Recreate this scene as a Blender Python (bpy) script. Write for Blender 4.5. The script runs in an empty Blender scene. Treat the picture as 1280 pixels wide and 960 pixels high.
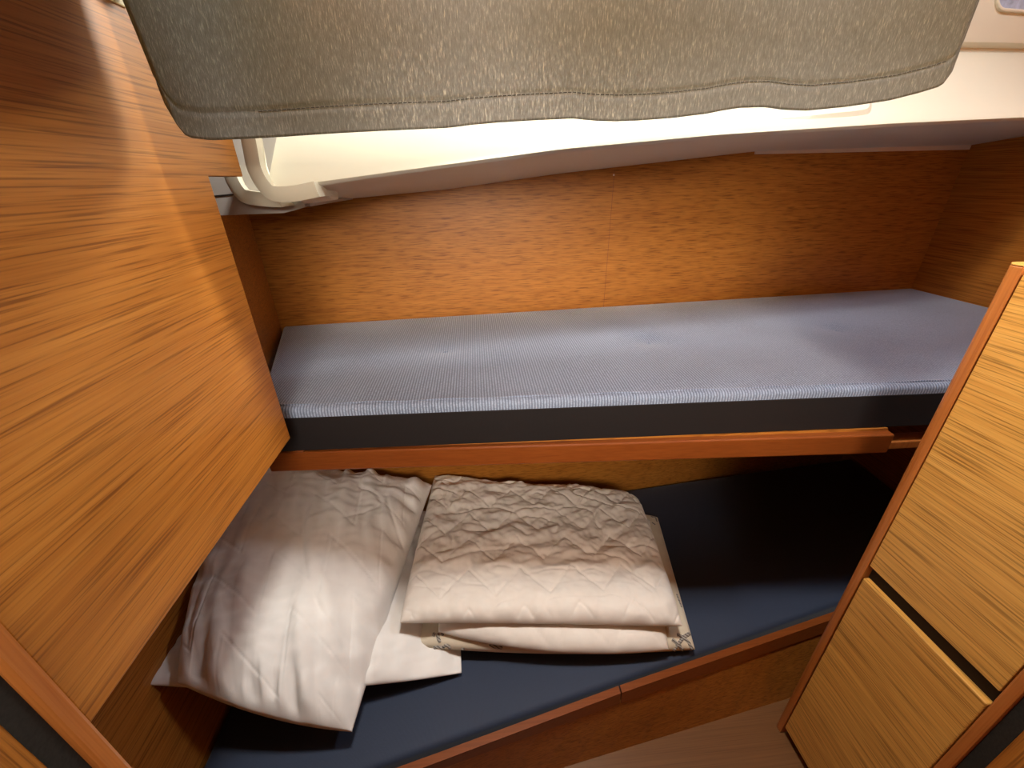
import bpy, bmesh, math, random
from mathutils import Vector, Matrix, noise
random.seed(4)
C = bpy.context.scene.collection
SC = bpy.context.scene
FZ = 1.13                      # height of the camera above the cabin sole (all coordinates below are relative to the eye)

# ------------------------------------------------------------------ camera
F, CX, CY = 515.0, 640.0, 480.0
Zw = -Vector((24, 1030, F)).normalized()
dn = -Zw
Yw = Vector((590 - CX, -(F * F + (590 - CX) * 24) / 1030, F)).normalized()
Yw = (Yw - dn * Yw.dot(dn)).normalized()
Xw = Yw.cross(Zw)
cam_d = bpy.data.cameras.new('camera')
cam = bpy.data.objects.new('camera', cam_d); C.objects.link(cam)
R = Matrix((Xw, Yw, Zw))                                   # camera (right, down, forward) -> world
M3 = Matrix(((R[0][0], -R[0][1], -R[0][2]), (R[1][0], -R[1][1], -R[1][2]), (R[2][0], -R[2][1], -R[2][2])))
cam.matrix_world = Matrix.Translation((0, 0, FZ)) @ M3.to_4x4()
cam_d.sensor_width = 36.0; cam_d.lens = F / 1280 * 36.0; cam_d.clip_start = 0.01
SC.camera = cam

# ------------------------------------------------------------------ light and exposure
SC.view_settings.view_transform = 'Standard'
SC.view_settings.look = 'None'
SC.view_settings.exposure = -0.16
SC.view_settings.gamma = 1.0
SC.view_settings.use_curve_mapping = False
W = bpy.data.worlds.new('world'); SC.world = W; W.use_nodes = True
W.node_tree.nodes['Background'].inputs[0].default_value = (0.75, 0.87, 1.0, 1)
W.node_tree.nodes['Background'].inputs[1].default_value = 1.0

def area(name, loc, target, sx, sy, power, col):
    l = bpy.data.lights.new(name, 'AREA'); l.shape = 'RECTANGLE'; l.size = sx; l.size_y = sy
    l.energy = power; l.color = col
    o = bpy.data.objects.new(name, l); C.objects.link(o)
    loc = Vector(loc) + Vector((0, 0, FZ)); t = Vector(target) + Vector((0, 0, FZ))
    o.location = loc; o.rotation_euler = (t - loc).to_track_quat('-Z', 'Y').to_euler()
    return o
area('hatch_light', (0.95, 0.36, 0.73), (0.30, 0.45, -0.5), 0.16, 0.10, 5.6, (0.89, 0.96, 1.07))
area('cabin_light', (0.10, 0.36, 0.74), (0.10, 0.42, -0.5), 0.15, 0.11, 18.0, (1.0, 0.95, 0.87))
area('saloon_light', (0.15, -0.85, 0.30), (0.12, 1.08, -0.14), 0.7, 0.30, 5.8, (1.0, 0.88, 0.74)).data.spread = 1.05
area('window_daylight', (0.34, 1.24, 0.50), (0.22, 0.60, 0.04), 0.8, 0.40, 52.0, (1.0, 0.98, 0.90))

# ------------------------------------------------------------------ helpers
def off(p): return (p[0], p[1], p[2] + FZ)
def tag(o, label=None, cat=None, group=None, kind=None):
    if label: o['label'] = label
    if cat: o['category'] = cat
    if group: o['group'] = group
    if kind: o['kind'] = kind
    return o
def thing(name, label, cat, loc, group=None):
    o = bpy.data.objects.new(name, None); C.objects.link(o)
    o.empty_display_size = 0.05; o.location = off(loc)
    return tag(o, label, cat, group)
def wloc(o):
    v = Vector(o.location); p = o.parent
    while p: v += Vector(p.location); p = p.parent
    return v
def obj(name, bm, m, parent=None, smooth=False, bevel=0.0, seg=2, mods=None):
    """bm in eye coordinates; the mesh gets its origin at its centre"""
    bmesh.ops.recalc_face_normals(bm, faces=bm.faces)
    lo = Vector((min(v.co[i] for v in bm.verts) for i in range(3)))
    hi = Vector((max(v.co[i] for v in bm.verts) for i in range(3)))
    c = (lo + hi) / 2
    for v in bm.verts: v.co -= c
    me = bpy.data.meshes.new(name); bm.to_mesh(me); bm.free()
    for p in me.polygons: p.use_smooth = smooth
    me.materials.append(m)
    o = bpy.data.objects.new(name, me); C.objects.link(o)
    c = c + Vector((0, 0, FZ))
    if parent:
        o.parent = parent; o.location = c - wloc(parent)
    else: o.location = c
    if bevel:
        b = o.modifiers.new('bevel', 'BEVEL'); b.width = bevel; b.segments = seg; b.limit_method = 'ANGLE'; b.angle_limit = 0.6
        b.harden_normals = False
    return o
def box(bm, x0, x1, y0, y1, z0, z1):
    r = bmesh.ops.create_cube(bm, size=1)
    for v in r['verts']:
        v.co = Vector(((x0 + x1) / 2 + v.co.x * (x1 - x0), (y0 + y1) / 2 + v.co.y * (y1 - y0), (z0 + z1) / 2 + v.co.z * (z1 - z0)))
    return r['verts']
def bx(*a):
    bm = bmesh.new(); box(bm, *a); return bm
def prism(bm, pts, vec):
    """closed prism: polygon pts (3D) swept along vec"""
    a = [bm.verts.new(p) for p in pts]; b = [bm.verts.new(Vector(p) + Vector(vec)) for p in pts]
    bm.faces.new(a); bm.faces.new(b[::-1])
    n = len(pts)
    for i in range(n): bm.faces.new((a[i], b[i], b[(i + 1) % n], a[(i + 1) % n]))
    return bm
def pz(poly, z0, z1):
    return prism(bmesh.new(), [(x, y, z0) for x, y in poly], (0, 0, z1 - z0))
def tube(bm, pts, r, n=8, flat=None, cap=True):
    rings = []; N = len(pts); pts = [Vector(p) for p in pts]
    for i, p in enumerate(pts):
        t = (pts[min(i + 1, N - 1)] - pts[max(i - 1, 0)]).normalized()
        u = t.cross(Vector((0.13, 0.21, 1))).normalized(); w = t.cross(u)
        rr = r[i] if isinstance(r, (list, tuple)) else r
        rings.append([bm.verts.new(p + (u * math.cos(2 * math.pi * k / n) + w * math.sin(2 * math.pi * k / n)) * rr) for k in range(n)])
    for i in range(N - 1):
        for k in range(n): bm.faces.new((rings[i][k], rings[i][(k + 1) % n], rings[i + 1][(k + 1) % n], rings[i + 1][k]))
    if cap: bm.faces.new(rings[0][::-1]); bm.faces.new(rings[-1])
    return bm
def lerp(a, b, t): return a + (b - a) * t
def interp(tab, x):
    if x <= tab[0][0]: return tab[0][1]
    for (a, va), (b, vb) in zip(tab, tab[1:]):
        if x <= b: return va + (vb - va) * (x - a) / (b - a)
    return tab[-1][1]
def sm(a, b, x):
    t = max(0.0, min(1.0, (x - a) / (b - a))); return t * t * (3 - 2 * t)

# ------------------------------------------------------------------ materials
def mat(name):
    m = bpy.data.materials.new(name); m.use_nodes = True
    nt = m.node_tree; b = nt.nodes['Principled BSDF']
    return m, nt, b
def ramp(nt, pts):
    r = nt.nodes.new('ShaderNodeValToRGB')
    while len(r.color_ramp.elements) < len(pts): r.color_ramp.elements.new(0.5)
    for e, (p, c) in zip(r.color_ramp.elements, pts): e.position = p; e.color = (*c, 1)
    return r
def wood(name, axis, light, mid, dark, rough=0.42, spec=0.4, scale=1.0, fleck=0.56):
    """varnished veneer, fine grain running along one axis"""
    m, nt, b = mat(name); L = nt.links
    geo = nt.nodes.new('ShaderNodeNewGeometry')
    mp = nt.nodes.new('ShaderNodeMapping')
    s = {'X': (4, 190, 190), 'Y': (170, 3, 170), 'Z': (190, 190, 4)}[axis]
    mp.inputs['Scale'].default_value = tuple(v * scale for v in s)
    L.new(geo.outputs['Position'], mp.inputs['Vector'])
    n1 = nt.nodes.new('ShaderNodeTexNoise'); n1.inputs['Scale'].default_value = 1.0; n1.inputs['Detail'].default_value = 5; n1.inputs['Roughness'].default_value = 0.6
    n1.inputs['Distortion'].default_value = 0.3
    L.new(mp.outputs[0], n1.inputs['Vector'])
    mp2 = nt.nodes.new('ShaderNodeMapping')
    s2 = {'X': (5, 520, 520), 'Y': (560, 9, 560), 'Z': (560, 560, 8)}[axis]
    mp2.inputs['Scale'].default_value = tuple(v * scale for v in s2)
    L.new(geo.outputs['Position'], mp2.inputs['Vector'])
    n2 = nt.nodes.new('ShaderNodeTexNoise'); n2.inputs['Scale'].default_value = 1.0; n2.inputs['Detail'].default_value = 3
    L.new(mp2.outputs[0], n2.inputs['Vector'])
    mp3 = nt.nodes.new('ShaderNodeMapping')
    s3 = {'X': (1.0, 9, 9), 'Y': (9, 1.0, 9), 'Z': (9, 9, 1.0)}[axis]
    mp3.inputs['Scale'].default_value = s3
    L.new(geo.outputs['Position'], mp3.inputs['Vector'])
    n3 = nt.nodes.new('ShaderNodeTexNoise'); n3.inputs['Scale'].default_value = 1.0; n3.inputs['Detail'].default_value = 2
    L.new(mp3.outputs[0], n3.inputs['Vector'])
    mx = nt.nodes.new('ShaderNodeMath'); mx.operation = 'MULTIPLY_ADD'; mx.inputs[1].default_value = 0.30
    L.new(n3.outputs['Fac'], mx.inputs[0])
    h = nt.nodes.new('ShaderNodeMath'); h.operation = 'MULTIPLY'; h.inputs[1].default_value = 0.70
    L.new(n1.outputs['Fac'], h.inputs[0]); L.new(h.outputs[0], mx.inputs[2])
    r = ramp(nt, [(0.28, dark), (0.50, mid), (0.72, light)])
    L.new(mx.outputs[0], r.inputs[0])
    fr = ramp(nt, [(0.34, (fleck, fleck * 0.92, fleck * 0.82)), (0.49, (1, 1, 1)), (0.75, (1.10, 1.10, 1.10))])
    L.new(n2.outputs['Fac'], fr.inputs[0])
    mul = nt.nodes.new('ShaderNodeMixRGB'); mul.blend_type = 'MULTIPLY'; mul.inputs[0].default_value = 1
    L.new(r.outputs[0], mul.inputs[1]); L.new(fr.outputs[0], mul.inputs[2])
    L.new(mul.outputs[0], b.inputs['Base Color'])
    b.inputs['Roughness'].default_value = rough; b.inputs['Specular IOR Level'].default_value = spec
    bp = nt.nodes.new('ShaderNodeBump'); bp.inputs['Strength'].default_value = 0.12; bp.inputs['Distance'].default_value = 0.001
    L.new(n2.outputs['Fac'], bp.inputs['Height']); L.new(bp.outputs[0], b.inputs['Normal'])
    return m
def plain(name, col, rough=0.5, spec=0.5, nscale=0, namt=0.0, bump=0.0):
    m, nt, b = mat(name); L = nt.links
    b.inputs['Base Color'].default_value = (*col, 1); b.inputs['Roughness'].default_value = rough; b.inputs['Specular IOR Level'].default_value = spec
    if nscale:
        g = nt.nodes.new('ShaderNodeNewGeometry')
        n = nt.nodes.new('ShaderNodeTexNoise'); n.inputs['Scale'].default_value = nscale; n.inputs['Detail'].default_value = 4
        L.new(g.outputs['Position'], n.inputs['Vector'])
        r = ramp(nt, [(0.3, tuple(c * (1 - namt) for c in col)), (0.7, tuple(min(1, c * (1 + namt)) for c in col))])
        L.new(n.outputs['Fac'], r.inputs[0]); L.new(r.outputs[0], b.inputs['Base Color'])
        if bump:
            bp = nt.nodes.new('ShaderNodeBump'); bp.inputs['Strength'].default_value = bump; bp.inputs['Distance'].default_value = 0.002
            L.new(n.outputs['Fac'], bp.inputs['Height']); L.new(bp.outputs[0], b.inputs['Normal'])
    return m
LT, MD, DK = (0.50, 0.205, 0.036), (0.42, 0.156, 0.023), (0.30, 0.096, 0.012)
M_woodY = wood('teak_veneer_along_wall', 'Y', LT, MD, DK)
M_woodX = wood('teak_veneer_crosswise', 'X', LT, MD, DK)
M_woodL = wood('pale_teak_veneer', 'Y', (0.72, 0.39, 0.095), (0.63, 0.32, 0.068), (0.50, 0.22, 0.042), fleck=0.5)
M_woodZ = wood('teak_veneer_upright', 'Z', LT, MD, DK)
M_rail = wood('varnished_solid_teak', 'X', (0.23, 0.062, 0.011), (0.205, 0.052, 0.009), (0.175, 0.042, 0.007), rough=0.35, fleck=0.88)
M_post = wood('varnished_solid_edge', 'Z', (0.46, 0.16, 0.036), (0.41, 0.135, 0.029), (0.36, 0.11, 0.022), rough=0.35, fleck=0.9)
M_liner = plain('white_gelcoat_liner', (0.68, 0.645, 0.52), 0.38, 0.5, 6, 0.02)
M_strip = plain('beige_edge_strip', (0.80, 0.68, 0.55), 0.5)
M_floor = wood('pale_sole_board', 'X', (0.19, 0.082, 0.026), (0.165, 0.070, 0.021), (0.14, 0.058, 0.017), rough=0.5, fleck=0.85)
M_ceil = plain('off_white_headliner', (0.72, 0.68, 0.60), 0.8)
M_black = plain('black_rubber_seal', (0.018, 0.016, 0.013), 0.75, 0.3, 300, 0.3, 0.3)
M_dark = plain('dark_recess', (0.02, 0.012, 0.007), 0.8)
M_grey = plain('grey_moulding', (0.45, 0.42, 0.39), 0.5)
M_knob = plain('black_plastic', (0.02, 0.018, 0.016), 0.35)
M_brass = plain('brass_plate', (0.55, 0.42, 0.18), 0.4)

def weave(name, col, col2, sx, sy, rough=0.7, sheen=0.3, bumpd=0.0008, bstr=0.6):
    m, nt, b = mat(name); L = nt.links
    g = nt.nodes.new('ShaderNodeNewGeometry')
    def wav(axis, s):
        mp = nt.nodes.new('ShaderNodeTexWave'); mp.wave_type = 'BANDS'; mp.bands_direction = axis
        mp.inputs['Scale'].default_value = s; mp.inputs['Distortion'].default_value = 0.15; mp.inputs['Detail'].default_value = 0
        L.new(g.outputs['Position'], mp.inputs['Vector']); return mp
    a = wav('X', sx)
    c = nt.nodes.new('ShaderNodeTexNoise'); c.inputs['Scale'].default_value = sy * 7.0; c.inputs['Detail'].default_value = 1
    L.new(g.outputs['Position'], c.inputs['Vector'])
    k = nt.nodes.new('ShaderNodeMapRange'); k.inputs['From Min'].default_value = 0.3; k.inputs['From Max'].default_value = 0.7; k.inputs['To Min'].default_value = 0.35; k.inputs['To Max'].default_value = 1.0
    L.new(c.outputs['Fac'], k.inputs['Value'])
    ad = nt.nodes.new('ShaderNodeMath'); ad.operation = 'MULTIPLY'
    L.new(a.outputs['Fac'], ad.inputs[0]); L.new(k.outputs[0], ad.inputs[1])
    n = nt.nodes.new('ShaderNodeTexNoise'); n.inputs['Scale'].default_value = 5; n.inputs['Detail'].default_value = 3
    L.new(g.outputs['Position'], n.inputs['Vector'])
    mx = nt.nodes.new('ShaderNodeMath'); mx.operation = 'MULTIPLY_ADD'; mx.inputs[1].default_value = 0.45
    L.new(n.outputs['Fac'], mx.inputs[0]); L.new(ad.outputs[0], mx.inputs[2])
    r = ramp(nt, [(0.15, col), (0.95, col2)]); L.new(mx.outputs[0], r.inputs[0]); L.new(r.outputs[0], b.inputs['Base Color'])
    b.inputs['Roughness'].default_value = rough; b.inputs['Sheen Weight'].default_value = sheen; b.inputs['Sheen Roughness'].default_value = 0.4
    b.inputs['Specular IOR Level'].default_value = 0.35
    bp = nt.nodes.new('ShaderNodeBump'); bp.inputs['Strength'].default_value = bstr; bp.inputs['Distance'].default_value = bumpd
    L.new(ad.outputs[0], bp.inputs['Height']); L.new(bp.outputs[0], b.inputs['Normal'])
    return m
M_cush = weave('blue_grey_ribbed_fabric', (0.100, 0.130, 0.193), (0.325, 0.40, 0.55), 66, 60, sheen=0.45)
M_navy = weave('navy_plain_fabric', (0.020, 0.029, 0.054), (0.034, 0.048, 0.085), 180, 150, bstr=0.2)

M_boxing_shade = weave('boxing_fabric_painted_shade', (0.0055, 0.0038, 0.0042), (0.010, 0.007, 0.0078), 190, 170, sheen=0.05, bstr=0.15)  # plain boxing cloth, its near-black colour paints in shade on the cushion front
def cotton(name, col, col2, namt=40):
    m, nt, b = mat(name); L = nt.links
    g = nt.nodes.new('ShaderNodeNewGeometry')
    n = nt.nodes.new('ShaderNodeTexNoise'); n.inputs['Scale'].default_value = namt; n.inputs['Detail'].default_value = 4
    L.new(g.outputs['Position'], n.inputs['Vector'])
    r = ramp(nt, [(0.3, col), (0.7, col2)]); L.new(n.outputs['Fac'], r.inputs[0]); L.new(r.outputs[0], b.inputs['Base Color'])
    b.inputs['Roughness'].default_value = 0.85; b.inputs['Sheen Weight'].default_value = 0.15; b.inputs['Specular IOR Level'].default_value = 0.2
    w = nt.nodes.new('ShaderNodeTexNoise'); w.inputs['Scale'].default_value = 900; w.inputs['Detail'].default_value = 1
    L.new(g.outputs['Position'], w.inputs['Vector'])
    bp = nt.nodes.new('ShaderNodeBump'); bp.inputs['Strength'].default_value = 0.15; bp.inputs['Distance'].default_value = 0.0006
    L.new(w.outputs['Fac'], bp.inputs['Height']); L.new(bp.outputs[0], b.inputs['Normal'])
    return m
M_pil = cotton('white_cotton', (0.80, 0.78, 0.75), (0.84, 0.82, 0.79))
M_quilt = cotton('off_white_quilt_cotton', (0.76, 0.70, 0.63), (0.81, 0.755, 0.685))
M_print = cotton('cream_printed_cotton', (0.66, 0.58, 0.44), (0.72, 0.64, 0.50))

def rope_mat():
    m, nt, b = mat('grey_rope_print'); L = nt.links
    g = nt.nodes.new('ShaderNodeNewGeometry')
    w = nt.nodes.new('ShaderNodeTexWave'); w.bands_direction = 'DIAGONAL'; w.inputs['Scale'].default_value = 75; w.inputs['Distortion'].default_value = 1.5
    L.new(g.outputs['Position'], w.inputs['Vector'])
    r = ramp(nt, [(0.12, (0.10, 0.09, 0.08)), (0.38, (0.40, 0.37, 0.33))]); L.new(w.outputs['Fac'], r.inputs[0]); L.new(r.outputs[0], b.inputs['Base Color'])
    b.inputs['Roughness'].default_value = 0.9; b.inputs['Specular IOR Level'].default_value = 0.1
    return m
M_rope = rope_mat()

def curtain_mat():
    m, nt, b = mat('charcoal_lurex_cloth'); L = nt.links
    g = nt.nodes.new('ShaderNodeNewGeometry')
    mp = nt.nodes.new('ShaderNodeMapping'); mp.inputs['Scale'].default_value = (900, 900, 150)
    L.new(g.outputs['Position'], mp.inputs['Vector'])
    n = nt.nodes.new('ShaderNodeTexNoise'); n.inputs['Scale'].default_value = 1; n.inputs['Detail'].default_value = 3; n.inputs['Roughness'].default_value = 0.7
    L.new(mp.outputs[0], n.inputs['Vector'])
    r = ramp(nt, [(0.30, (0.098, 0.100, 0.100)), (0.55, (0.195, 0.197, 0.192)), (0.66, (0.41, 0.40, 0.34)), (0.76, (0.62, 0.58, 0.40))])
    L.new(n.outputs['Fac'], r.inputs[0]); L.new(r.outputs[0], b.inputs['Base Color'])
    rr = ramp(nt, [(0.45, (0.75,) * 3), (0.75, (0.35,) * 3)]); L.new(n.outputs['Fac'], rr.inputs[0]); L.new(rr.outputs[0], b.inputs['Roughness'])
    mr = ramp(nt, [(0.6, (0, 0, 0)), (0.8, (0.7,) * 3)]); L.new(n.outputs['Fac'], mr.inputs[0]); L.new(mr.outputs[0], b.inputs['Metallic'])
    b.inputs['Sheen Weight'].default_value = 0.05
    bp = nt.nodes.new('ShaderNodeBump'); bp.inputs['Strength'].default_value = 0.35; bp.inputs['Distance'].default_value = 0.001
    L.new(n.outputs['Fac'], bp.inputs['Height']); L.new(bp.outputs[0], b.inputs['Normal'])
    t = nt.nodes.new('ShaderNodeBsdfTranslucent'); t.inputs['Color'].default_value = (0.46, 0.42, 0.27, 1)
    mx = nt.nodes.new('ShaderNodeMixShader'); mx.inputs[0].default_value = 0.32
    L.new(b.outputs[0], mx.inputs[1]); L.new(t.outputs[0], mx.inputs[2])
    L.new(mx.outputs[0], nt.nodes['Material Output'].inputs['Surface'])
    return m
M_curt = curtain_mat()
M_thread = plain('dark_thread', (0.05, 0.045, 0.036), 0.8)
def pane_mat(name, tint, glossy=0.12):
    m, nt, b = mat(name); L = nt.links
    t = nt.nodes.new('ShaderNodeBsdfTransparent'); t.inputs[0].default_value = (*tint, 1)
    g = nt.nodes.new('ShaderNodeBsdfGlossy'); g.inputs['Roughness'].default_value = 0.05
    mx = nt.nodes.new('ShaderNodeMixShader'); mx.inputs[0].default_value = glossy
    L.new(t.outputs[0], mx.inputs[1]); L.new(g.outputs[0], mx.inputs[2]); L.new(mx.outputs[0], nt.nodes['Material Output'].inputs['Surface'])
    return m
M_pane = pane_mat('clear_acrylic', (0.92, 0.94, 0.95))
M_pane2 = plain('blue_grey_blind_behind_port', (0.36, 0.42, 0.55), 0.3, 0.5, 90, 0.25)

# ================================================================== THE SETTING
CE = 0.78                                                       # ceiling height above the eye
tag(obj('floor', bx(-1.5, 1.5, -1.4, 0.72, -1.17, -1.13), M_floor), kind='structure')
tag(obj('ceiling', bx(-1.5, 1.5, -1.4, 1.30, CE, CE + 0.04), M_ceil), kind='structure')
# left bulkhead with its notch under the deck moulding
bm = bmesh.new()
prism(bm, [(-0.322, 0.186, -0.352), (-0.322, 0.560, -0.352), (-0.322, 0.560, 0.009), (-0.322, 0.640, 0.009), (-0.322, 0.640, CE), (-0.322, 0.186, CE)], (0.02, 0, 0))
tag(obj('wall_left', bm, M_woodY, bevel=0.0012), kind='structure')
bm = bmesh.new()
v_ = [bm.verts.new(p) for p in ((-0.301, 0.16, 0.075), (-0.085, 0.16, 0.075), (-0.165, 0.45, 0.152), (-0.301, 0.45, 0.152), (-0.301, 0.16, CE), (-0.085, 0.16, CE), (-0.178, 0.45, CE), (-0.301, 0.45, CE))]
for f_ in ((0, 1, 2, 3), (7, 6, 5, 4), (0, 4, 5, 1), (1, 5, 6, 2), (2, 6, 7, 3), (3, 7, 4, 0)): bm.faces.new([v_[i] for i in f_])
tag(obj('wall_shade_block', bm, M_woodY, bevel=0.01), kind='structure')  # unseen block added to keep lamp light off the upper left wall
tag(obj('trim_8', bx(-0.304, 0.624, 0.06, 0.158, 0.13, CE), M_woodX, bevel=0.004), kind='structure')      # door head
tag(obj('doorway_shade_board', bx(-0.304, 0.624, 0.08, 0.13, -1.13, -0.47), M_woodX, bevel=0.004), kind='structure')     # unseen board added across the doorway to keep saloon light off the floor
# partitions either side of the doorway the camera stands in
tag(obj('wall_doorway_left', bx(-1.4, -0.304, 0.06, 0.158, -1.13, CE), M_woodZ), kind='structure')
tag(obj('wall_doorway_right', bx(0.624, 1.4, 0.10, 0.204, -1.13, CE), M_woodZ), kind='structure')
t1 = tag(obj('trim_1', bx(-0.330, -0.299, 0.172, 0.186, -1.13, CE), M_post, bevel=0.003), kind='structure')
obj('rubber_seal', bx(-0.335, -0.3035, 0.158, 0.172, -1.13, CE), M_black, t1)
t2 = tag(obj('trim_2', bx(0.618, 0.650, 0.221, 0.2345, -1.13, CE), M_post, bevel=0.003), kind='structure')
obj('rubber_seal', bx(0.6235, 0.655, 0.204, 0.221, -1.13, CE), M_black, t2)
# saloon behind the camera
tag(obj('wall_saloon_back', bx(-1.4, 1.4, -1.44, -1.40, -1.13, CE), M_woodX), kind='structure')
tag(obj('wall_saloon_left', bx(-1.44, -1.40, -1.40, 0.158, -1.13, CE), M_woodY), kind='structure')
tag(obj('wall_saloon_right', bx(1.40, 1.44, -1.40, 0.204, -1.13, CE), M_woodY), kind='structure')
# back panel above the upper bunk, skewed a little like the hull
bm = bmesh.new()
prism(bm, [(-0.53, 1.049, -0.40), (1.33, 1.143, -0.40), (1.33, 1.143, 0.09), (-0.53, 1.049, 0.09)], (0, 0.02, 0))
tag(obj('wall_back', bm, M_woodX), kind='structure')
wb = bpy.data.objects['wall_back']
for nm_, x0_, x1_, z0_, z1_, m_ in (('panel_joint', 0.3428, 0.3436, -0.33, 0.012, M_rail), ('screw_cap', 0.3405, 0.3445, -0.0005, 0.0035, M_strip)):
    bm = bmesh.new(); prism(bm, [(x0_, 1.0925, z0_), (x1_, 1.0925, z0_), (x1_, 1.0925, z1_), (x0_, 1.0925, z1_)], (0, 0.004, 0)); obj(nm_, bm, m_, wb)
bm = bmesh.new()
prism(bm, [(1.312, 0.235, -1.13), (1.312, 1.145, -1.13), (1.312, 1.145, CE), (1.312, 0.235, CE)], (0.02, 0, 0))
tag(obj('wall_right', bm, M_woodY), kind='structure')
bm = bmesh.new()
prism(bm, [(-0.506, 1.050, -0.40), (-0.392, 0.60, -0.40), (-0.392, 0.60, -0.052), (-0.437, 0.7745, -0.056), (-0.437, 0.7755, -0.030), (-0.506, 1.050, -0.030)], (-0.02, -0.002, 0))
tag(obj('wall_left_bunk_end', bm, M_woodY), kind='structure')
bm = bmesh.new()
prism(bm, [(-0.547, 0.186, -1.13), (-0.547, 0.965, -1.13), (-0.547, 0.965, -0.93), (-0.547, 0.186, -0.93)], (-0.02, 0, 0))
prism(bm, [(-0.547, 0.186, -0.93), (-0.547, 0.965, -0.93), (-0.655, 0.965, -0.425), (-0.655, 0.186, -0.425)], (-0.02, 0, 0))
tag(obj('wall_left_lower', bm, M_woodY), kind='structure')
bm = bmesh.new()
prism(bm, [(-0.56, 0.955, -1.13), (0.497, 1.033, -1.13), (1.32, 1.14, -1.13), (1.32, 1.14, -0.43), (0.497, 1.033, -0.43), (-0.56, 0.955, -0.43)][0:2] + [(0.497, 1.033, -0.43), (-0.56, 0.955, -0.43)], (0, 0.02, 0))
prism(bm, [(0.497, 1.033, -1.13), (1.32, 1.14, -1.13), (1.32, 1.14, -0.43), (0.497, 1.033, -0.43)], (0, 0.02, 0))
tag(obj('wall_back_lower', bm, M_woodX), kind='structure')
# shell left of the panel so no daylight leaks in
tag(obj('wall_left_outer', bx(-0.74, -0.72, 0.158, 1.30, -1.13, CE), M_woodY), kind='structure')

# white moulded liner: underside, lip, sill and upper side with the window opening
LIP = [(-0.36, 0.652, -0.020), (-0.27, 0.662, -0.009), (-0.10, 0.68, 0.009), (0.134, 0.70, 0.033), (0.39, 0.72, 0.050), (0.70, 0.75, 0.064), (1.0, 0.80, 0.075), (1.34, 0.85, 0.082)]
BKZ = [(-0.56, -0.066), (-0.345, -0.039), (-0.06, -0.021), (0.21, 0.007), (0.50, 0.030), (0.70, 0.046), (1.34, 0.052)]
lipy = [(p[0], p[1]) for p in LIP]; lipz = [(p[0], p[2]) for p in LIP]
def backy(x): return 1.049 + (x + 0.53) * (1.143 - 1.049) / 1.86
WX0, WX1, WZ0, WZ1 = -0.06, 0.62, 0.20, 0.42
def cresty(x): return interp(lipy, x) + 0.14
def crestz(x): return interp(lipz, x) + 0.128
bm = bmesh.new()
xs = sorted(set([-0.285 + i * (1.312 + 0.285) / 44 for i in range(45)] + [WX0, WX1]))
rows = []
for x in xs:
    ly, lz = interp(lipy, x), interp(lipz, x)
    cy_, cz_ = cresty(x), crestz(x)
    prof = [(backy(x) + 0.005, interp(BKZ, x)), (lerp(backy(x), ly, 0.5), lerp(interp(BKZ, x), lz, 0.5)), (ly + 0.010, lz - 0.0012), (ly + 0.003, lz + 0.0005), (ly, lz + 0.004), (ly + 0.003, lz + 0.009)]
    for k in range(1, 6): prof.append((lerp(ly, cy_, k / 6), lerp(lz + 0.004, cz_, k / 6)))
    # a shallow groove where the sill meets the side
    prof += [(cy_ - 0.004, cz_ - 0.002), (cy_ + 0.010, cz_ + 0.003), (cy_ + 0.010, cz_ + 0.010), (cy_ - 0.002, cz_ + 0.016)]
    prof += [(cy_ - 0.003, max(WZ0, cz_ + 0.02)), (cy_ - 0.010, WZ1), (cy_ - 0.03, 0.60), (cy_ - 0.06, CE)]
    rows.append([bm.verts.new((x, y, z)) for y, z in prof])
wi = len(rows[0]) - 4
for i in range(len(xs) - 1):
    for k in range(len(rows[0]) - 1):
        xm = (xs[i] + xs[i + 1]) / 2
        if k == wi and WX0 < xm < WX1: continue
        bm.faces.new((rows[i][k], rows[i + 1][k], rows[i + 1][k + 1], rows[i][k + 1]))
liner = tag(obj('wall_liner', bm, M_liner, smooth=True), kind='structure')
sol = liner.modifiers.new('thick', 'SOLIDIFY'); sol.thickness = 0.006; sol.offset = 1
es = liner.modifiers.new('es', 'EDGE_SPLIT'); es.split_angle = math.radians(40)
# grey backing of the moulding cavity seen through the notch, with its seam
bm = bmesh.new()
prism(bm, [(-0.72, 0.775, -0.048), (-0.318, 0.775, -0.0445), (-0.300, 0.775, -0.041), (-0.280, 0.775, -0.036), (-0.280, 0.775, CE), (-0.72, 0.775, CE)], (0, 0.01, 0))
prism(bm, [(-0.72, 0.785, -0.036), (-0.275, 0.785, -0.036), (-0.275, 1.062, -0.036), (-0.72, 1.062, -0.036)], (0, 0, 0.006))
tag(obj('wall_cavity_back', bm, M_grey), kind='structure')
# pixel -> point helpers used only to read positions off the photograph, each at its own real distance
def ray(px, py):
    v = Vector(((px - CX) / F, (py - CY) / F, 1.0))
    return Vector((Xw.dot(v), Yw.dot(v), Zw.dot(v)))
def aty(px, py, d): r = ray(px, py); return r * (d / r.y)
def atx(px, py, d): r = ray(px, py); return r * (d / r.x)
def atz(px, py, d): r = ray(px, py); return r * (d / r.z)
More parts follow.
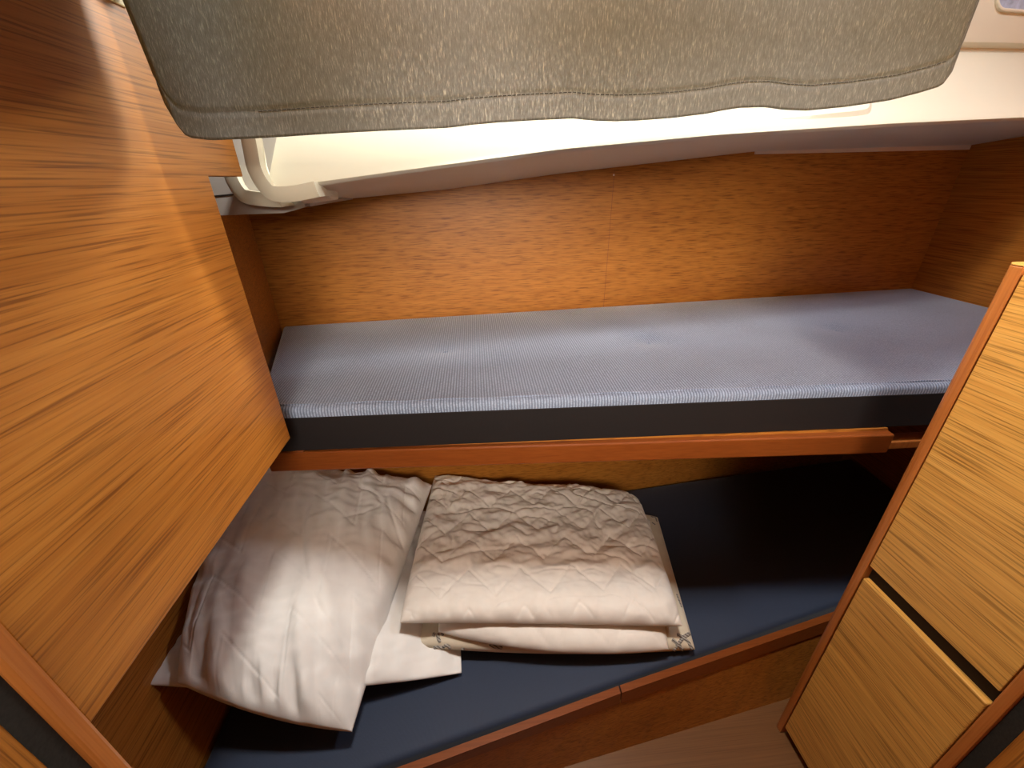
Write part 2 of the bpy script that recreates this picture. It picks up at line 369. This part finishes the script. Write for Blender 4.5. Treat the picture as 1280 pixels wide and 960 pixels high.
# curved flanges at the forward end of the liner
def flange(bm, px, d0, d1, width, thick):
    """a strip whose front edge follows px (image positions at distance d0) and whose body runs back to d1"""
    P = [aty(x, y, d0) for x, y in px]
    n = len(P); A = []
    for i, p in enumerate(P):
        t = (P[min(i + 1, n - 1)] - P[max(i - 1, 0)]); nrm = Vector((t.z, 0, -t.x)).normalized()
        A.append([bm.verts.new(p + nrm * a + Vector((0, b, 0))) for a, b in ((0, 0), (-width * 0.35, -0.004), (-width, -0.003), (-width, thick), (0, d1 - d0))])
    for i in range(n - 1):
        for k in range(5): bm.faces.new((A[i][k], A[i + 1][k], A[i + 1][(k + 1) % 5], A[i][(k + 1) % 5]))
    bm.faces.new(A[0]); bm.faces.new(A[-1][::-1])
def curve(pts, n=24):
    """Catmull-Rom through 2D points"""
    out = []; P = [pts[0]] + list(pts) + [pts[-1]]
    m = len(pts) - 1
    for i in range(n + 1):
        s = i / n * m; k = min(int(s), m - 1); t = s - k
        a, b, c, d = P[k], P[k + 1], P[k + 2], P[k + 3]
        out.append(tuple(0.5 * (2 * b[j] + (c[j] - a[j]) * t + (2 * a[j] - 5 * b[j] + 4 * c[j] - d[j]) * t * t + (3 * b[j] - a[j] - 3 * c[j] + d[j]) * t ** 3) for j in range(len(b))))
    return out
bm = bmesh.new()
flange(bm, curve([(296, 150), (303, 185), (309, 212), (322, 236), (340, 251), (368, 252), (400, 246)]), 0.655, 0.72, 0.020, 0.010)
f1 = tag(obj('trim_3', bm, M_liner, smooth=True), kind='structure')
bm = bmesh.new()
flange(bm, curve([(277, 205), (281, 224), (292, 243), (306, 254), (330, 258), (352, 259)]), 0.72, 0.774, 0.020, 0.010)
f2 = tag(obj('trim_4', bm, M_liner, smooth=True), kind='structure')
for f_ in (f1, f2):
    e_ = f_.modifiers.new('es', 'EDGE_SPLIT'); e_.split_angle = math.radians(50)
# moulded steps on the underside of the liner
bm = bmesh.new()
for (a, b, c, d) in (((366, 246), (410, 245), (424, 250), (380, 256)),):
    P = [aty(*a, 0.69), aty(*b, 0.75), aty(*c, 0.80), aty(*d, 0.74)]
    prism(bm, P, (0, 0.004, 0.014))
tag(obj('trim_5', bm, M_liner, bevel=0.003), kind='structure')
cv = bpy.data.objects['wall_cavity_back']
pa, pb = aty(258, 246, 0.7745), aty(292, 243, 0.7745)
bm = bmesh.new(); tube(bm, [pa, pb], 0.0012, 6); obj('seam_gap', bm, M_dark, cv)
# light edge strip along the top of the back panel
bm = bmesh.new()
prism(bm, [(0.70, backy(0.70) - 0.006, 0.040), (1.308, backy(1.308) - 0.006, 0.042), (1.308, backy(1.308) - 0.006, 0.0525), (0.70, backy(0.70) - 0.006, 0.0515)], (0, 0.012, 0))
tag(obj('trim_6', bm, M_strip), kind='structure')

# windows in the liner
wy = interp(lipy, 0.32) + 0.137
def ring_frame(bm, x0, x1, z0, z1, y, rad, wdt, dep, skew=0.0, n=6):
    """rounded rectangular frame"""
    def rr(o):
        pts = []
        for cx, cz, a0 in ((x1 - rad, z1 - rad, 0), (x0 + rad, z1 - rad, 90), (x0 + rad, z0 + rad, 180), (x1 - rad, z0 + rad, 270)):
            for k in range(n + 1):
                a = math.radians(a0 + 90 * k / n); pts.append((cx + (rad + o) * math.cos(a), cz + (rad + o) * math.sin(a)))
        return pts
    I, O = rr(0), rr(wdt); N = len(I)
    def yy(x): return y + skew * (x - x0)
    v = [[bm.verts.new((x, yy(x) + d, z)) for x, z in Q] for Q, d in ((I, 0), (O, 0), (O, dep), (I, dep))]
    for i in range(N):
        j = (i + 1) % N
        for a in range(4): bm.faces.new((v[a][i], v[a][j], v[(a + 1) % 4][j], v[(a + 1) % 4][i]))
    return I, yy
skw = (cresty(0.62) - cresty(-0.05)) / 0.67
w1 = thing('window_1', None, None, (0.32, wy, WZ0)); tag(w1, kind='structure')
bm = bmesh.new(); I, yy = ring_frame(bm, -0.05, 0.61, 0.21, 0.41, cresty(-0.05) - 0.016, 0.05, 0.03, 0.03, skw)
obj('window_frame', bm, M_liner, w1, bevel=0.003)
bm = bmesh.new(); prism(bm, [(x, yy(x) + 0.016, z) for x, z in I], (0, 0.005, 0)); obj('pane', bm, M_pane, w1)
# raised moulded pad below the aft corner of the window
bm = bmesh.new()
c4 = [(0.40, 0.02), (0.662, 0.02), (0.672, 0.03), (0.700, 0.10), (0.690, 0.118), (0.40, 0.118)]
def sill(x, t, o=0.0):                                              # t = distance up the sill
    return Vector((x, interp(lipy, x) + 0.14 * t / 0.19 - o * 0.67, interp(lipz, x) + 0.004 + 0.124 * t / 0.19 + o * 0.74))
outl = curve([(0.45, 0.026), (0.56, 0.026), (0.645, 0.028), (0.672, 0.040), (0.690, 0.085), (0.698, 0.118)], 20) + [(0.45, 0.118)]
a = [bm.verts.new(sill(x, t, 0.0075 * sm(0.46, 0.62, x) - 0.0015)) for x, t in outl]
b = [bm.verts.new(sill(x + (0.008 if x > 0.46 else 0), t - (0.008 if t < 0.11 else 0), -0.002)) for x, t in outl]
bm.faces.new(a)
for i in range(len(a)): bm.faces.new((a[i], b[i], b[(i + 1) % len(a)], a[(i + 1) % len(a)]))
tag(obj('trim_7', bm, M_liner, bevel=0.002), kind='structure')
w2 = thing('window_2', None, None, (1.14, cresty(1.14), 0.28)); tag(w2, kind='structure')
bm = bmesh.new(); I, yy = ring_frame(bm, 1.000, 1.27, 0.270, 0.45, cresty(1.0) - 0.010, 0.030, 0.005, 0.012, (cresty(1.27) - cresty(1.000)) / 0.27)
obj('window_frame', bm, M_liner, w2, bevel=0.002)
bm = bmesh.new(); prism(bm, [(x, yy(x) + 0.003, z) for x, z in I], (0, 0.005, 0)); obj('pane', bm, M_pane2, w2)

# ================================================================== UPPER BUNK
ub = thing('upper_bunk', 'varnished teak upper bunk shelf with a low front rail carrying the ribbed cushion', 'bunk', (0.4, 0.85, -0.445))
obj('bunk_board', pz([(-0.385, 0.612), (0.695, 0.547), (0.700, 0.68), (1.306, 0.66), (1.306, 1.138), (-0.498, 1.046)], -0.420, -0.402), M_woodX, ub)
def ray_line(x): return 0.600 + (x + 0.333) * (0.533 - 0.600) / 1.03        # the bunk's front edge
obj('front_rail', pz([(-0.375, ray_line(-0.375)), (0.697, ray_line(0.697)), (0.699, ray_line(0.697) + 0.020), (-0.375, ray_line(-0.375) + 0.020)], -0.4455, -0.4065), M_rail, ub, bevel=0.003, seg=3)
obj('rail_return', pz([(-0.3215, ray_line(-0.31) - 0.0), (-0.3090, ray_line(-0.31) - 0.0), (-0.3090, ray_line(-0.31) + 0.012), (-0.3215, ray_line(-0.31) + 0.012)], -0.4066, -0.362), M_rail, ub, bevel=0.002)
obj('support_ledge', pz([(0.700, 0.552), (1.306, 0.532), (1.306, 0.560), (0.700, 0.580)], -0.452, -0.436), M_post, ub, bevel=0.002)

def slab(corn, zb, zt, nu=60, nv=40, dimples=(), crown=0.004, und=0.0, seed=0):
    """upholstered slab: corners in order front-left, front-right, back-right, back-left"""
    bm = bmesh.new(); c = [Vector((x, y)) for x, y in corn]
    def P(u, v): return (c[0] * (1 - u) + c[1] * u) * (1 - v) + (c[3] * (1 - u) + c[2] * u) * v
    top, bot = [], []
    for j in range(nv + 1):
        tr, br = [], []
        for i in range(nu + 1):
            u, v = i / nu, j / nv; p = P(u, v)
            z = zt + crown * (1 - abs(2 * u - 1) ** 6) * (1 - abs(2 * v - 1) ** 6)
            edge = min(1, 12 * min(u, 1 - u, v, 1 - v))
            for dx, dy, dr, dd in dimples:
                d = math.hypot(p.x - dx, p.y - dy); z -= dd * math.exp(-(d / dr) ** 1.0) * edge
            if und: z += und * edge * noise.noise(Vector((p.x * 5 + seed, p.y * 5, 0.3)))
            tr.append(bm.verts.new((p.x, p.y, z))); br.append(bm.verts.new((p.x, p.y, zb)) if i in (0, nu) or j in (0, nv) else None)
        top.append(tr); bot.append(br)
    for j in range(nv):
        for i in range(nu): bm.faces.new((top[j][i], top[j][i + 1], top[j + 1][i + 1], top[j + 1][i]))
    ring = [(0, i) for i in range(nu)] + [(j, nu) for j in range(nv)] + [(nv, i) for i in range(nu, 0, -1)] + [(j, 0) for j in range(nv, 0, -1)]
    N = len(ring)
    for k in range(N):
        a, b = ring[k], ring[(k + 1) % N]
        bm.faces.new((top[a[0]][a[1]], bot[a[0]][a[1]], bot[b[0]][b[1]], top[b[0]][b[1]]))
    bm.faces.new([bot[j][i] for j, i in ring])
    return bm
tufts = [atz(557, 438, -0.32), atz(811, 427, -0.32), atz(1046, 412, -0.32)]
dim = [(t.x, t.y, 0.022, 0.007) for t in tufts]
uc = thing('bunk_cushion', 'blue-grey ribbed bunk cushion with tufted dimples lying on the upper bunk', 'cushion', (0.4, 0.85, -0.40))
ucm = obj('cushion_cover', slab([(-0.362, 0.600), (1.303, 0.523), (1.303, 1.136), (-0.497, 1.044)], -0.4015, -0.322, 90, 40, dim, und=0.0025), M_cush, uc, smooth=True)
b_ = ucm.modifiers.new('bevel', 'BEVEL'); b_.width = 0.013; b_.segments = 5; b_.limit_method = 'ANGLE'; b_.angle_limit = 0.9
for t in tufts:
    bm = bmesh.new(); bmesh.ops.create_uvsphere(bm, u_segments=10, v_segments=6, radius=0.0045)
    for v in bm.verts: v.co = Vector((v.co.x * 1.3 + t.x, v.co.y + t.y, v.co.z * 0.45 - 0.3235))
    obj('tuft', bm, M_cush, uc, smooth=True)
def bl(x): return lerp(0.600, 0.523, (x + 0.362) / 1.665)
obj('front_boxing', pz([(-0.358, bl(-0.358) - 0.0012), (1.300, bl(1.300) - 0.0012), (1.300, bl(1.300) + 0.004), (-0.358, bl(-0.358) + 0.004)], -0.4012, -0.338), M_boxing_shade, uc, bevel=0.001)
# stitched seam along the front edge
bm = bmesh.new()
tube(bm, [(lerp(-0.355, 1.29, i / 60), lerp(0.600, 0.5235, (i / 60)) + 0.012, -0.3205 + 0.001 * math.sin(i * 1.3)) for i in range(61)], 0.0016, 6)
obj('seam_piping', bm, M_cush, uc, smooth=True)

# ================================================================== LOWER BUNK
lb = thing('lower_bunk', 'teak lower bunk base with a slanting front board above the pale floor', 'bunk', (0.3, 0.7, -1.13))
FR = [(-0.545, 0.283), (-0.131, 0.366), (0.24, 0.444), (0.703, 0.532), (1.306, 0.648)]
FB = [(-0.545, 0.315), (-0.131, 0.374), (0.24, 0.4255), (0.617, 0.477), (1.306, 0.57)]
def fr(x): return interp(FR, x)
def fb(x): return interp(FB, x)
def long_board(xa, xb, lo, hi, z0, z1, th, n=24):
    """a long board whose lower and upper edges follow two slightly different lines"""
    bm = bmesh.new(); R_ = []
    for i in range(n + 1):
        x = lerp(xa, xb, i / n)
        R_.append([bm.verts.new(p) for p in ((x, lo(x), z0), (x, hi(x), z1), (x, hi(x) + th, z1), (x, lo(x) + th, z0))])
    for i in range(n):
        for k in range(4): bm.faces.new((R_[i][k], R_[i][(k + 1) % 4], R_[i + 1][(k + 1) % 4], R_[i + 1][k]))
    bm.faces.new(R_[0]); bm.faces.new(R_[-1][::-1])
    return bm
def mid(x): return lerp(fr(x), fb(x), 0.16)
obj('front_board', long_board(-0.543, 1.306, lambda x: fb(x) + 0.003, lambda x: mid(x) + 0.003, -1.13, -0.962, 0.012), M_woodX, lb)
for xa, xb in ((-0.543, 0.2385), (0.2415, 1.306)):
    obj('lip_rail', long_board(xa, xb, mid, fr, -0.962, -0.931, 0.014), M_rail, lb)
bm = pz([(-0.543, 0.345), (1.306, 0.690), (1.306, 1.13), (0.497, 1.03), (-0.543, 0.95)], -1.03, -1.015)
obj('bunk_board', bm, M_woodX, lb)
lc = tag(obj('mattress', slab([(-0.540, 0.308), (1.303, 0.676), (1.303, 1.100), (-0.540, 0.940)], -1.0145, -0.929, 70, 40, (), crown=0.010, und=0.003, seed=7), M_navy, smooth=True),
         'plain navy mattress on the lower bunk under the pillows and folded quilt', 'mattress')
b_ = lc.modifiers.new('bevel', 'BEVEL'); b_.width = 0.018; b_.segments = 4; b_.limit_method = 'ANGLE'; b_.angle_limit = 0.9

# ================================================================== LOCKER ON THE RIGHT
lk = thing('locker', 'low teak locker with two stacked doors on the right, in front of the bunks', 'locker', (0.8, 0.33, -1.13))
LX = 0.62
obj('carcass', bx(LX + 0.020, 1.306, 0.236, 0.441, -1.129, -0.122), M_woodY, lk)
obj('top_panel', bx(LX + 0.004, 1.306, 0.236, 0.424, -0.1218, -0.112), M_woodL, lk, bevel=0.002)
bm = bmesh.new()
# edge post with a rounded outer corner
r_ = 0.012
prof = [(LX + 0.034, 0.4262), (LX - 0.001, 0.4262)] + [(LX - 0.001 + r_ * (1 - math.cos(math.radians(a))), 0.4455 - r_ + r_ * math.sin(math.radians(a))) for a in range(0, 91, 15)] + [(LX + 0.034, 0.4455)]
obj('end_post', pz(prof, -1.129, -0.103), M_post, lk, bevel=0.0012)
obj('post_cap', pz(prof, -0.1028, -0.1005), M_woodL, lk, bevel=0.0008)
obj('door', bx(LX, LX + 0.018, 0.236, 0.4245, -0.5875, -0.111), M_woodL, lk, bevel=0.0012)
obj('door', bx(LX, LX + 0.0115, 0.236, 0.4245, -1.10, -0.6165), M_woodL, lk, bevel=0.0025, seg=3)
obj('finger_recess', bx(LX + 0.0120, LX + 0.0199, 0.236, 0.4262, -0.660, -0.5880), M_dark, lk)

# ================================================================== CURTAIN
HEM = [(205, 130), (213, 147), (229, 168), (238, 172), (262, 175), (330, 172), (420, 167), (500, 163), (560, 160), (590, 156), (622, 153), (670, 150), (716, 148), (745, 151), (770, 152), (800, 151), (840, 148), (880, 143), (905, 138), (925, 135), (955, 134), (980, 137), (1010, 138), (1060, 133), (1115, 125), (1150, 116), (1172, 109), (1183, 102), (1189, 90)]
CYD = 0.475
hem = [aty(x, y, CYD) for x, y in HEM]
hx = [(p.x, p.z) for p in hem]
xl0, xr0 = hem[0].x, hem[-1].x
def cfold(x, z):
    d = max(0.0, z - 0.03)
    return 0.012 * math.sin(x * 21 + 0.6 * math.sin(x * 9) + z * 3) * min(1, 0.15 + d * 3) + 0.004 * noise.noise(Vector((x * 8, z * 6, 1.2))) + 0.0006 * math.exp(-((z - interp(hx, x) - 0.0215) / 0.0022) ** 2)
ctop = 0.47
def cgrid(nu, fz0, fz1, nv, yo):
    bm = bmesh.new(); g = []
    for j in range(nv + 1):
        row = []
        for i in range(nu + 1):
            u = i / nu; x0 = xl0 + (xr0 - xl0) * u
            zb = interp(hx, x0)
            za, zc = fz0(zb), fz1(zb)
            z = lerp(za, zc, j / nv)
            s = max(0, z - 0.06)
            x = x0 + lerp(-0.10, -0.14, u) * s * (1 - u) + (-0.02) * s * u
            row.append(bm.verts.new((x, CYD + cfold(x0, z) * (1 if yo == 0 else 1) + yo, z)))
        g.append(row)
    for j in range(nv):
        for i in range(nu): bm.faces.new((g[j][i], g[j][i + 1], g[j + 1][i + 1], g[j + 1][i]))
    return bm
ct = thing('curtain', 'charcoal cloth curtain with glittery threads hanging over the window', 'curtain', (0.12, CYD, 0.06))
cp = obj('cloth', cgrid(170, lambda z: z, lambda z: ctop, 190, 0), M_curt, ct, smooth=True)
s_ = cp.modifiers.new('s', 'SOLIDIFY'); s_.thickness = 0.0016; s_.offset = 0
bm = bmesh.new()
for k in range(150):                                            # stitches of the hem
    xa = lerp(hem[5].x, hem[-3].x, k / 150); xb = xa + 0.0034
    pp = []
    for x0 in (xa, (xa + xb) / 2, xb):
        z = interp(hx, x0) + 0.0215; s = max(0, z - 0.06)
        u = (x0 - xl0) / (xr0 - xl0)
        pp.append((x0 + lerp(-0.10, -0.14, u) * s * (1 - u) - 0.02 * s * u, CYD + cfold(x0, z) - 0.0010, z))
    tube(bm, pp, 0.00035, 5)
obj('hem_stitching', bm, M_thread, ct)
bm = bmesh.new(); tube(bm, [(-0.30 + 0.86 * i / 20, CYD, ctop + 0.012) for i in range(21)], 0.009, 12)
tag(obj('curtain_rail', bm, M_knob, smooth=True), kind='structure')  # curtain rail, out of view above the cloth
# hook plate on the bulkhead at the curtain's edge
hk = thing('wall_hook', 'black knob on a brass plate at the upper left corner of the curtain', 'hook', (-0.302, 0.49, 0.16))
p0 = atx(148, -4, -0.300)
bm = bmesh.new(); box(bm, -0.302, -0.2995, p0.y - 0.030, p0.y + 0.008, p0.z - 0.006, p0.z + 0.018); obj('plate', bm, M_brass, hk, bevel=0.001)
bm = bmesh.new(); tube(bm, [(-0.2995, p0.y + 0.0, p0.z + 0.004), (-0.292, p0.y, p0.z + 0.004), (-0.289, p0.y, p0.z + 0.004), (-0.284, p0.y, p0.z + 0.004), (-0.282, p0.y, p0.z + 0.004)], [0.005, 0.005, 0.009, 0.009, 0.006], 14); obj('knob', bm, M_knob, hk, smooth=True)

# ================================================================== BEDDING
def tri(x): return abs((x % 1.0) * 2 - 1)
def zig(a, b, n, amp, row):
    """signed distance (in cell units) to zigzag quilting rows"""
    w = b / row + amp * tri(a / n)
    return abs((w % 1.0) - 0.5) * row
def wr(p, s, seed, asp=(1, 1)):
    q = Vector((p[0] * asp[0] * s + seed, p[1] * asp[1] * s, seed * 0.37))
    n = noise.noise(q + 0.8 * Vector((noise.noise(q * 1.7 + Vector((5, 1, 2))), noise.noise(q * 1.7 + Vector((1, 9, 4))), 0)))
    return 1 - abs(n) * 2.2
def patch(corn, hfun, thick, nu=120, nv=120, pw=2.6, edge=None, taper=None, bulge=(0, 0, 0, 0), round_=0.0, lo=0.38):
    """soft closed pad: bilinear corners (3D) FL, FR, BR, BL; top and bottom sheets meeting at the rim.
    bulge pushes the front/right/back/left rims outwards in their middles"""
    c = [Vector(p) for p in corn]
    def P(u, v):
        p = (c[0] * (1 - u) + c[1] * u) * (1 - v) + (c[3] * (1 - u) + c[2] * u) * v
        du = ((c[1] - c[0]) * (1 - v) + (c[2] - c[3]) * v); dv = ((c[3] - c[0]) * (1 - u) + (c[2] - c[1]) * u)
        du.z = 0; dv.z = 0; du.normalize(); dv.normalize()
        q = 4 * u * (1 - u); w = 4 * v * (1 - v)
        p = p - dv * bulge[0] * q * (1 - v) ** 2 + du * bulge[1] * w * u ** 2 + dv * bulge[2] * q * v ** 2 - du * bulge[3] * w * (1 - u) ** 2
        return p
    def sp(t):                                                  # rows gather near the rim
        s = 2 * t - 1; return 0.5 + 0.5 * math.sin(s * math.pi / 2) * 0.55 + 0.5 * s * 0.45
    def mapr(u, v):
        if not round_: return u, v
        s, t = 2 * u - 1, 2 * v - 1
        k = round_
        return (s * math.sqrt(max(0, 1 - k * t * t * 0.5)) + 1) / 2, (t * math.sqrt(max(0, 1 - k * s * s * 0.5)) + 1) / 2
    bm = bmesh.new(); T, B = [], []
    for j in range(nv + 1):
        tr, br = [], []
        for i in range(nu + 1):
            u, v = sp(i / nu), sp(j / nv)
            uu, vv = mapr(u, v)
            p = P(uu, vv)
            s, t = abs(2 * u - 1), abs(2 * v - 1)
            h = max(0.0, (1 - s ** pw) * (1 - t ** pw)) ** 0.5
            tt = thick(u, v) if callable(thick) else thick
            rim = i in (0, nu) or j in (0, nv)
            if edge: p = p + edge(u, v) * (1 - min(1, h * 1.2))
            d = hfun(u, v, p) * min(1, h * 2.0) if hfun else 0
            a = bm.verts.new(p + Vector((0, 0, tt * 0.62 * h + d)))
            tr.append(a); br.append(a if rim else bm.verts.new(p - Vector((0, 0, tt * lo * h))))
        T.append(tr); B.append(br)
    for j in range(nv):
        for i in range(nu):
            bm.faces.new((T[j][i], T[j][i + 1], T[j + 1][i + 1], T[j + 1][i]))
            f = (B[j][i], B[j + 1][i], B[j + 1][i + 1], B[j][i + 1])
            if len(set(f)) >= 3:
                try: bm.faces.new(f)
                except ValueError: pass
    return bm
def sn(x, y, s, k): return noise.noise(Vector((x * s + k, y * s - k, k * 0.7)))
def fold(x, y, k, sx, sy):
    """soft long creases, stretched along one direction"""
    wx = x + 0.025 * sn(x, y, 5, k + 9); wy = y + 0.025 * sn(x, y, 5, k + 21)
    n = noise.noise(Vector((wx * sx + k, wy * sy + k, k)))
    return math.copysign(abs(n) ** 0.8, n) 
def pil_h(seed, rim=0.010):
    def f(u, v, p):
        a, b = p.x, p.y
        e = min(u, 1 - u, v, 1 - v)
        d = 0.011 * fold(a + 0.25 * b, b - 0.25 * a, seed, 13, 4.5) + 0.0075 * fold(a + 0.2 * b, b, seed + 4, 34, 11) + 0.0022 * fold(a, b - 0.3 * a, seed + 11, 40, 62)
        d += 0.006 * sm(0.55, 1, v) * fold(a, b, seed + 6, 20, 26)
        ev = min(v, 1 - v); eu = min(u, 1 - u)
        d += rim * math.exp(-ev / 0.07) * fold(a, b, seed + 8, 38, 7) * (0.3 + sm(0, 0.03, ev))
        d += rim * 0.7 * math.exp(-eu / 0.07) * fold(a, b, seed + 8, 7, 34) * (0.3 + sm(0, 0.03, eu))
        d -= 0.0045 * math.exp(-(sn(a + 0.35 * b, b * 0.45, 9, seed + 31) / 0.045) ** 2) * (0.4 + 0.6 * sm(-0.1, 0.3, sn(a, b, 6, seed + 40)))
        d -= 0.0035 * math.exp(-(sn(a * 0.6, b - 0.3 * a, 11, seed + 51) / 0.045) ** 2) * sm(0.0, 0.35, sn(a, b, 5, seed + 60))
        z = zig(a + 0.6 * b, b - 0.5 * a, 0.12, 0.9, 0.13)
        d -= 0.0022 * math.exp(-(z / 0.0035) ** 2)
        return d
    return f
def V(p): return (p.x, p.y, p.z)
# lower pillow of the pair, mostly hidden
lowp = patch([V(atz(179, 858, -0.745)), V(atz(580, 843, -0.908)), (-0.12, 0.93, -0.880), (-0.53, 0.915, -0.80)], pil_h(2.0), lambda u, v: 0.085 - 0.030 * sm(0.4, 0.9, u), 110, 110, 2.8, bulge=(0.015, 0, 0, 0.07), round_=0.06)
o = tag(obj('pillow', lowp, M_pil, smooth=True), 'white pillow lying underneath, only its two front corners showing', 'pillow', 'white pillows on the lower bunk')
topp = patch([V(atz(222, 854, -0.735)), V(atz(440, 915, -0.868)), V(atz(540, 606, -0.755)), (-0.605, 0.90, -0.655)], pil_h(5.0, 0.040), lambda u, v: 0.165, 180, 200, 2.6, bulge=(0.012, -0.004, 0.01, 0.030), lo=0.10)
o = tag(obj('pillow', topp, M_pil, smooth=True), 'plump white pillow on top of the pair, its pointed corner over the mattress edge', 'pillow', 'white pillows on the lower bunk')

ql = thing('folded_quilt', 'off-white zigzag-stitched quilt folded with its rope-printed side below, beside the pillows', 'quilt', (0.12, 0.72, -0.93))
def q_h(seed, amp=1.0):
    def f(u, v, p):
        a, b = p.x, p.y
        k = 0.35 + 0.65 * sm(0.12, 0.45, v)
        d = 1.35 * amp * k * (0.0055 * fold(a, b, seed, 9, 24) + 0.0040 * fold(a + 0.3 * b, b - 0.3 * a, seed + 2, 24, 42) + 0.0016 * fold(a, b, seed + 4, 70, 80))
        d -= amp * k * 0.0035 * math.exp(-(sn(a * 0.6 + 0.2 * b, b, 16, seed + 31) / 0.06) ** 2)
        d += amp * 0.006 * math.exp(-v / 0.10) * fold(a, b, seed + 5, 42, 9)
        z = zig(a, b, 0.115, 0.75, 0.085)
        d -= amp * 0.0026 * math.exp(-(z / 0.0035) ** 2)
        d += amp * 0.0020 * sm(0, 0.03, z)
        return d
    return f
pr = patch([V(atz(516, 808, -0.872)), V(atz(869, 812, -0.908)), V(atz(822, 647, -0.908)), (-0.14, 0.96, -0.865)], None, 0.045, 110, 60, 12, bulge=(0.012, 0, 0, 0), lo=0.15)
prt = obj('printed_layer', pr, M_print, ql, smooth=True); prt['label'] = 'cream lower layer printed with grey ropes'
md = patch([V(atz(548, 790, -0.842)), V(atz(836, 812, -0.885)), V(atz(812, 650, -0.878)), (-0.14, 0.97, -0.85)], q_h(3, 0.5), 0.050, 120, 90, 10, bulge=(0.022, 0, 0, 0))
obj('middle_fold', md, M_quilt, ql, smooth=True)
tp = patch([V(atz(497, 780, -0.795)), V(atz(856, 784, -0.836)), V(atz(798, 618, -0.833)), V(atz(543, 598, -0.79))], q_h(9, 1.0), 0.056, 260, 220, 10, bulge=(-0.006, 0.0, 0.0, 0.0), round_=0.05,
           edge=lambda u, v: Vector((0, 0, 0.013 * sm(0.7, 1, v) * math.cos(2 * math.pi * u / 0.68) + 0.004 * sn(u, v, 9, 3))))
obj('top_fold', tp, M_quilt, ql, smooth=True)

# grey rope motifs printed on the lower layer
from mathutils.bvhtree import BVHTree
def tree(o):
    off_ = wloc(o); me = o.data
    return BVHTree.FromPolygons([Vector(v.co) + off_ for v in me.vertices], [tuple(p.vertices) for p in me.polygons])
TR = tree(prt); EYE = Vector((0, 0, FZ))
RB = bmesh.new(); RB.from_mesh(prt.data)
prt.data.materials.append(M_rope); OFF = wloc(prt)
def motif(lines, r):
    for ln in lines:
        pts = []
        for x, y in curve(ln, 14):
            h = TR.ray_cast(EYE, ray(x, y).normalized())
            if h[0]: pts.append(h[0] - h[1] * 0.0018 - OFF)
        if len(pts) > 2:
            n0 = len(RB.faces); tube(RB, pts, r, 8)
            RB.faces.ensure_lookup_table()
            for f in list(RB.faces)[n0:]: f.material_index = 1; f.smooth = True
motif([[(520, 813), (530, 812), (538, 816), (548, 822)], [(538, 812), (545, 809), (552, 810), (556, 815)], [(552, 813), (556, 807), (561, 808), (564, 814), (569, 821)], [(548, 818), (556, 822), (566, 824), (572, 822)], [(572, 823), (576, 816), (579, 810)], [(547, 792), (548, 798), (550, 803)], [(541, 792), (544, 794)], [(552, 794), (554, 791)]], 0.0042)
motif([[(612, 805), (618, 808), (628, 810)]], 0.0042)
motif([[(661, 817), (664, 822), (672, 823), (682, 822)], [(664, 824), (674, 826), (690, 826)], [(672, 818), (680, 820), (690, 823)]], 0.0042)
motif([[(840, 799), (848, 806), (855, 815), (858, 818)], [(862, 792), (854, 797), (846, 808), (841, 816)], [(846, 793), (852, 796), (860, 802), (865, 812)], [(858, 818), (863, 813), (868, 814)]], 0.0042)
motif([[(813, 646), (819, 647), (821, 652)], [(815, 653), (819, 656)]], 0.0035)
motif([[(846, 743), (849, 751), (852, 759)]], 0.0032)
RB.to_mesh(prt.data); RB.free()
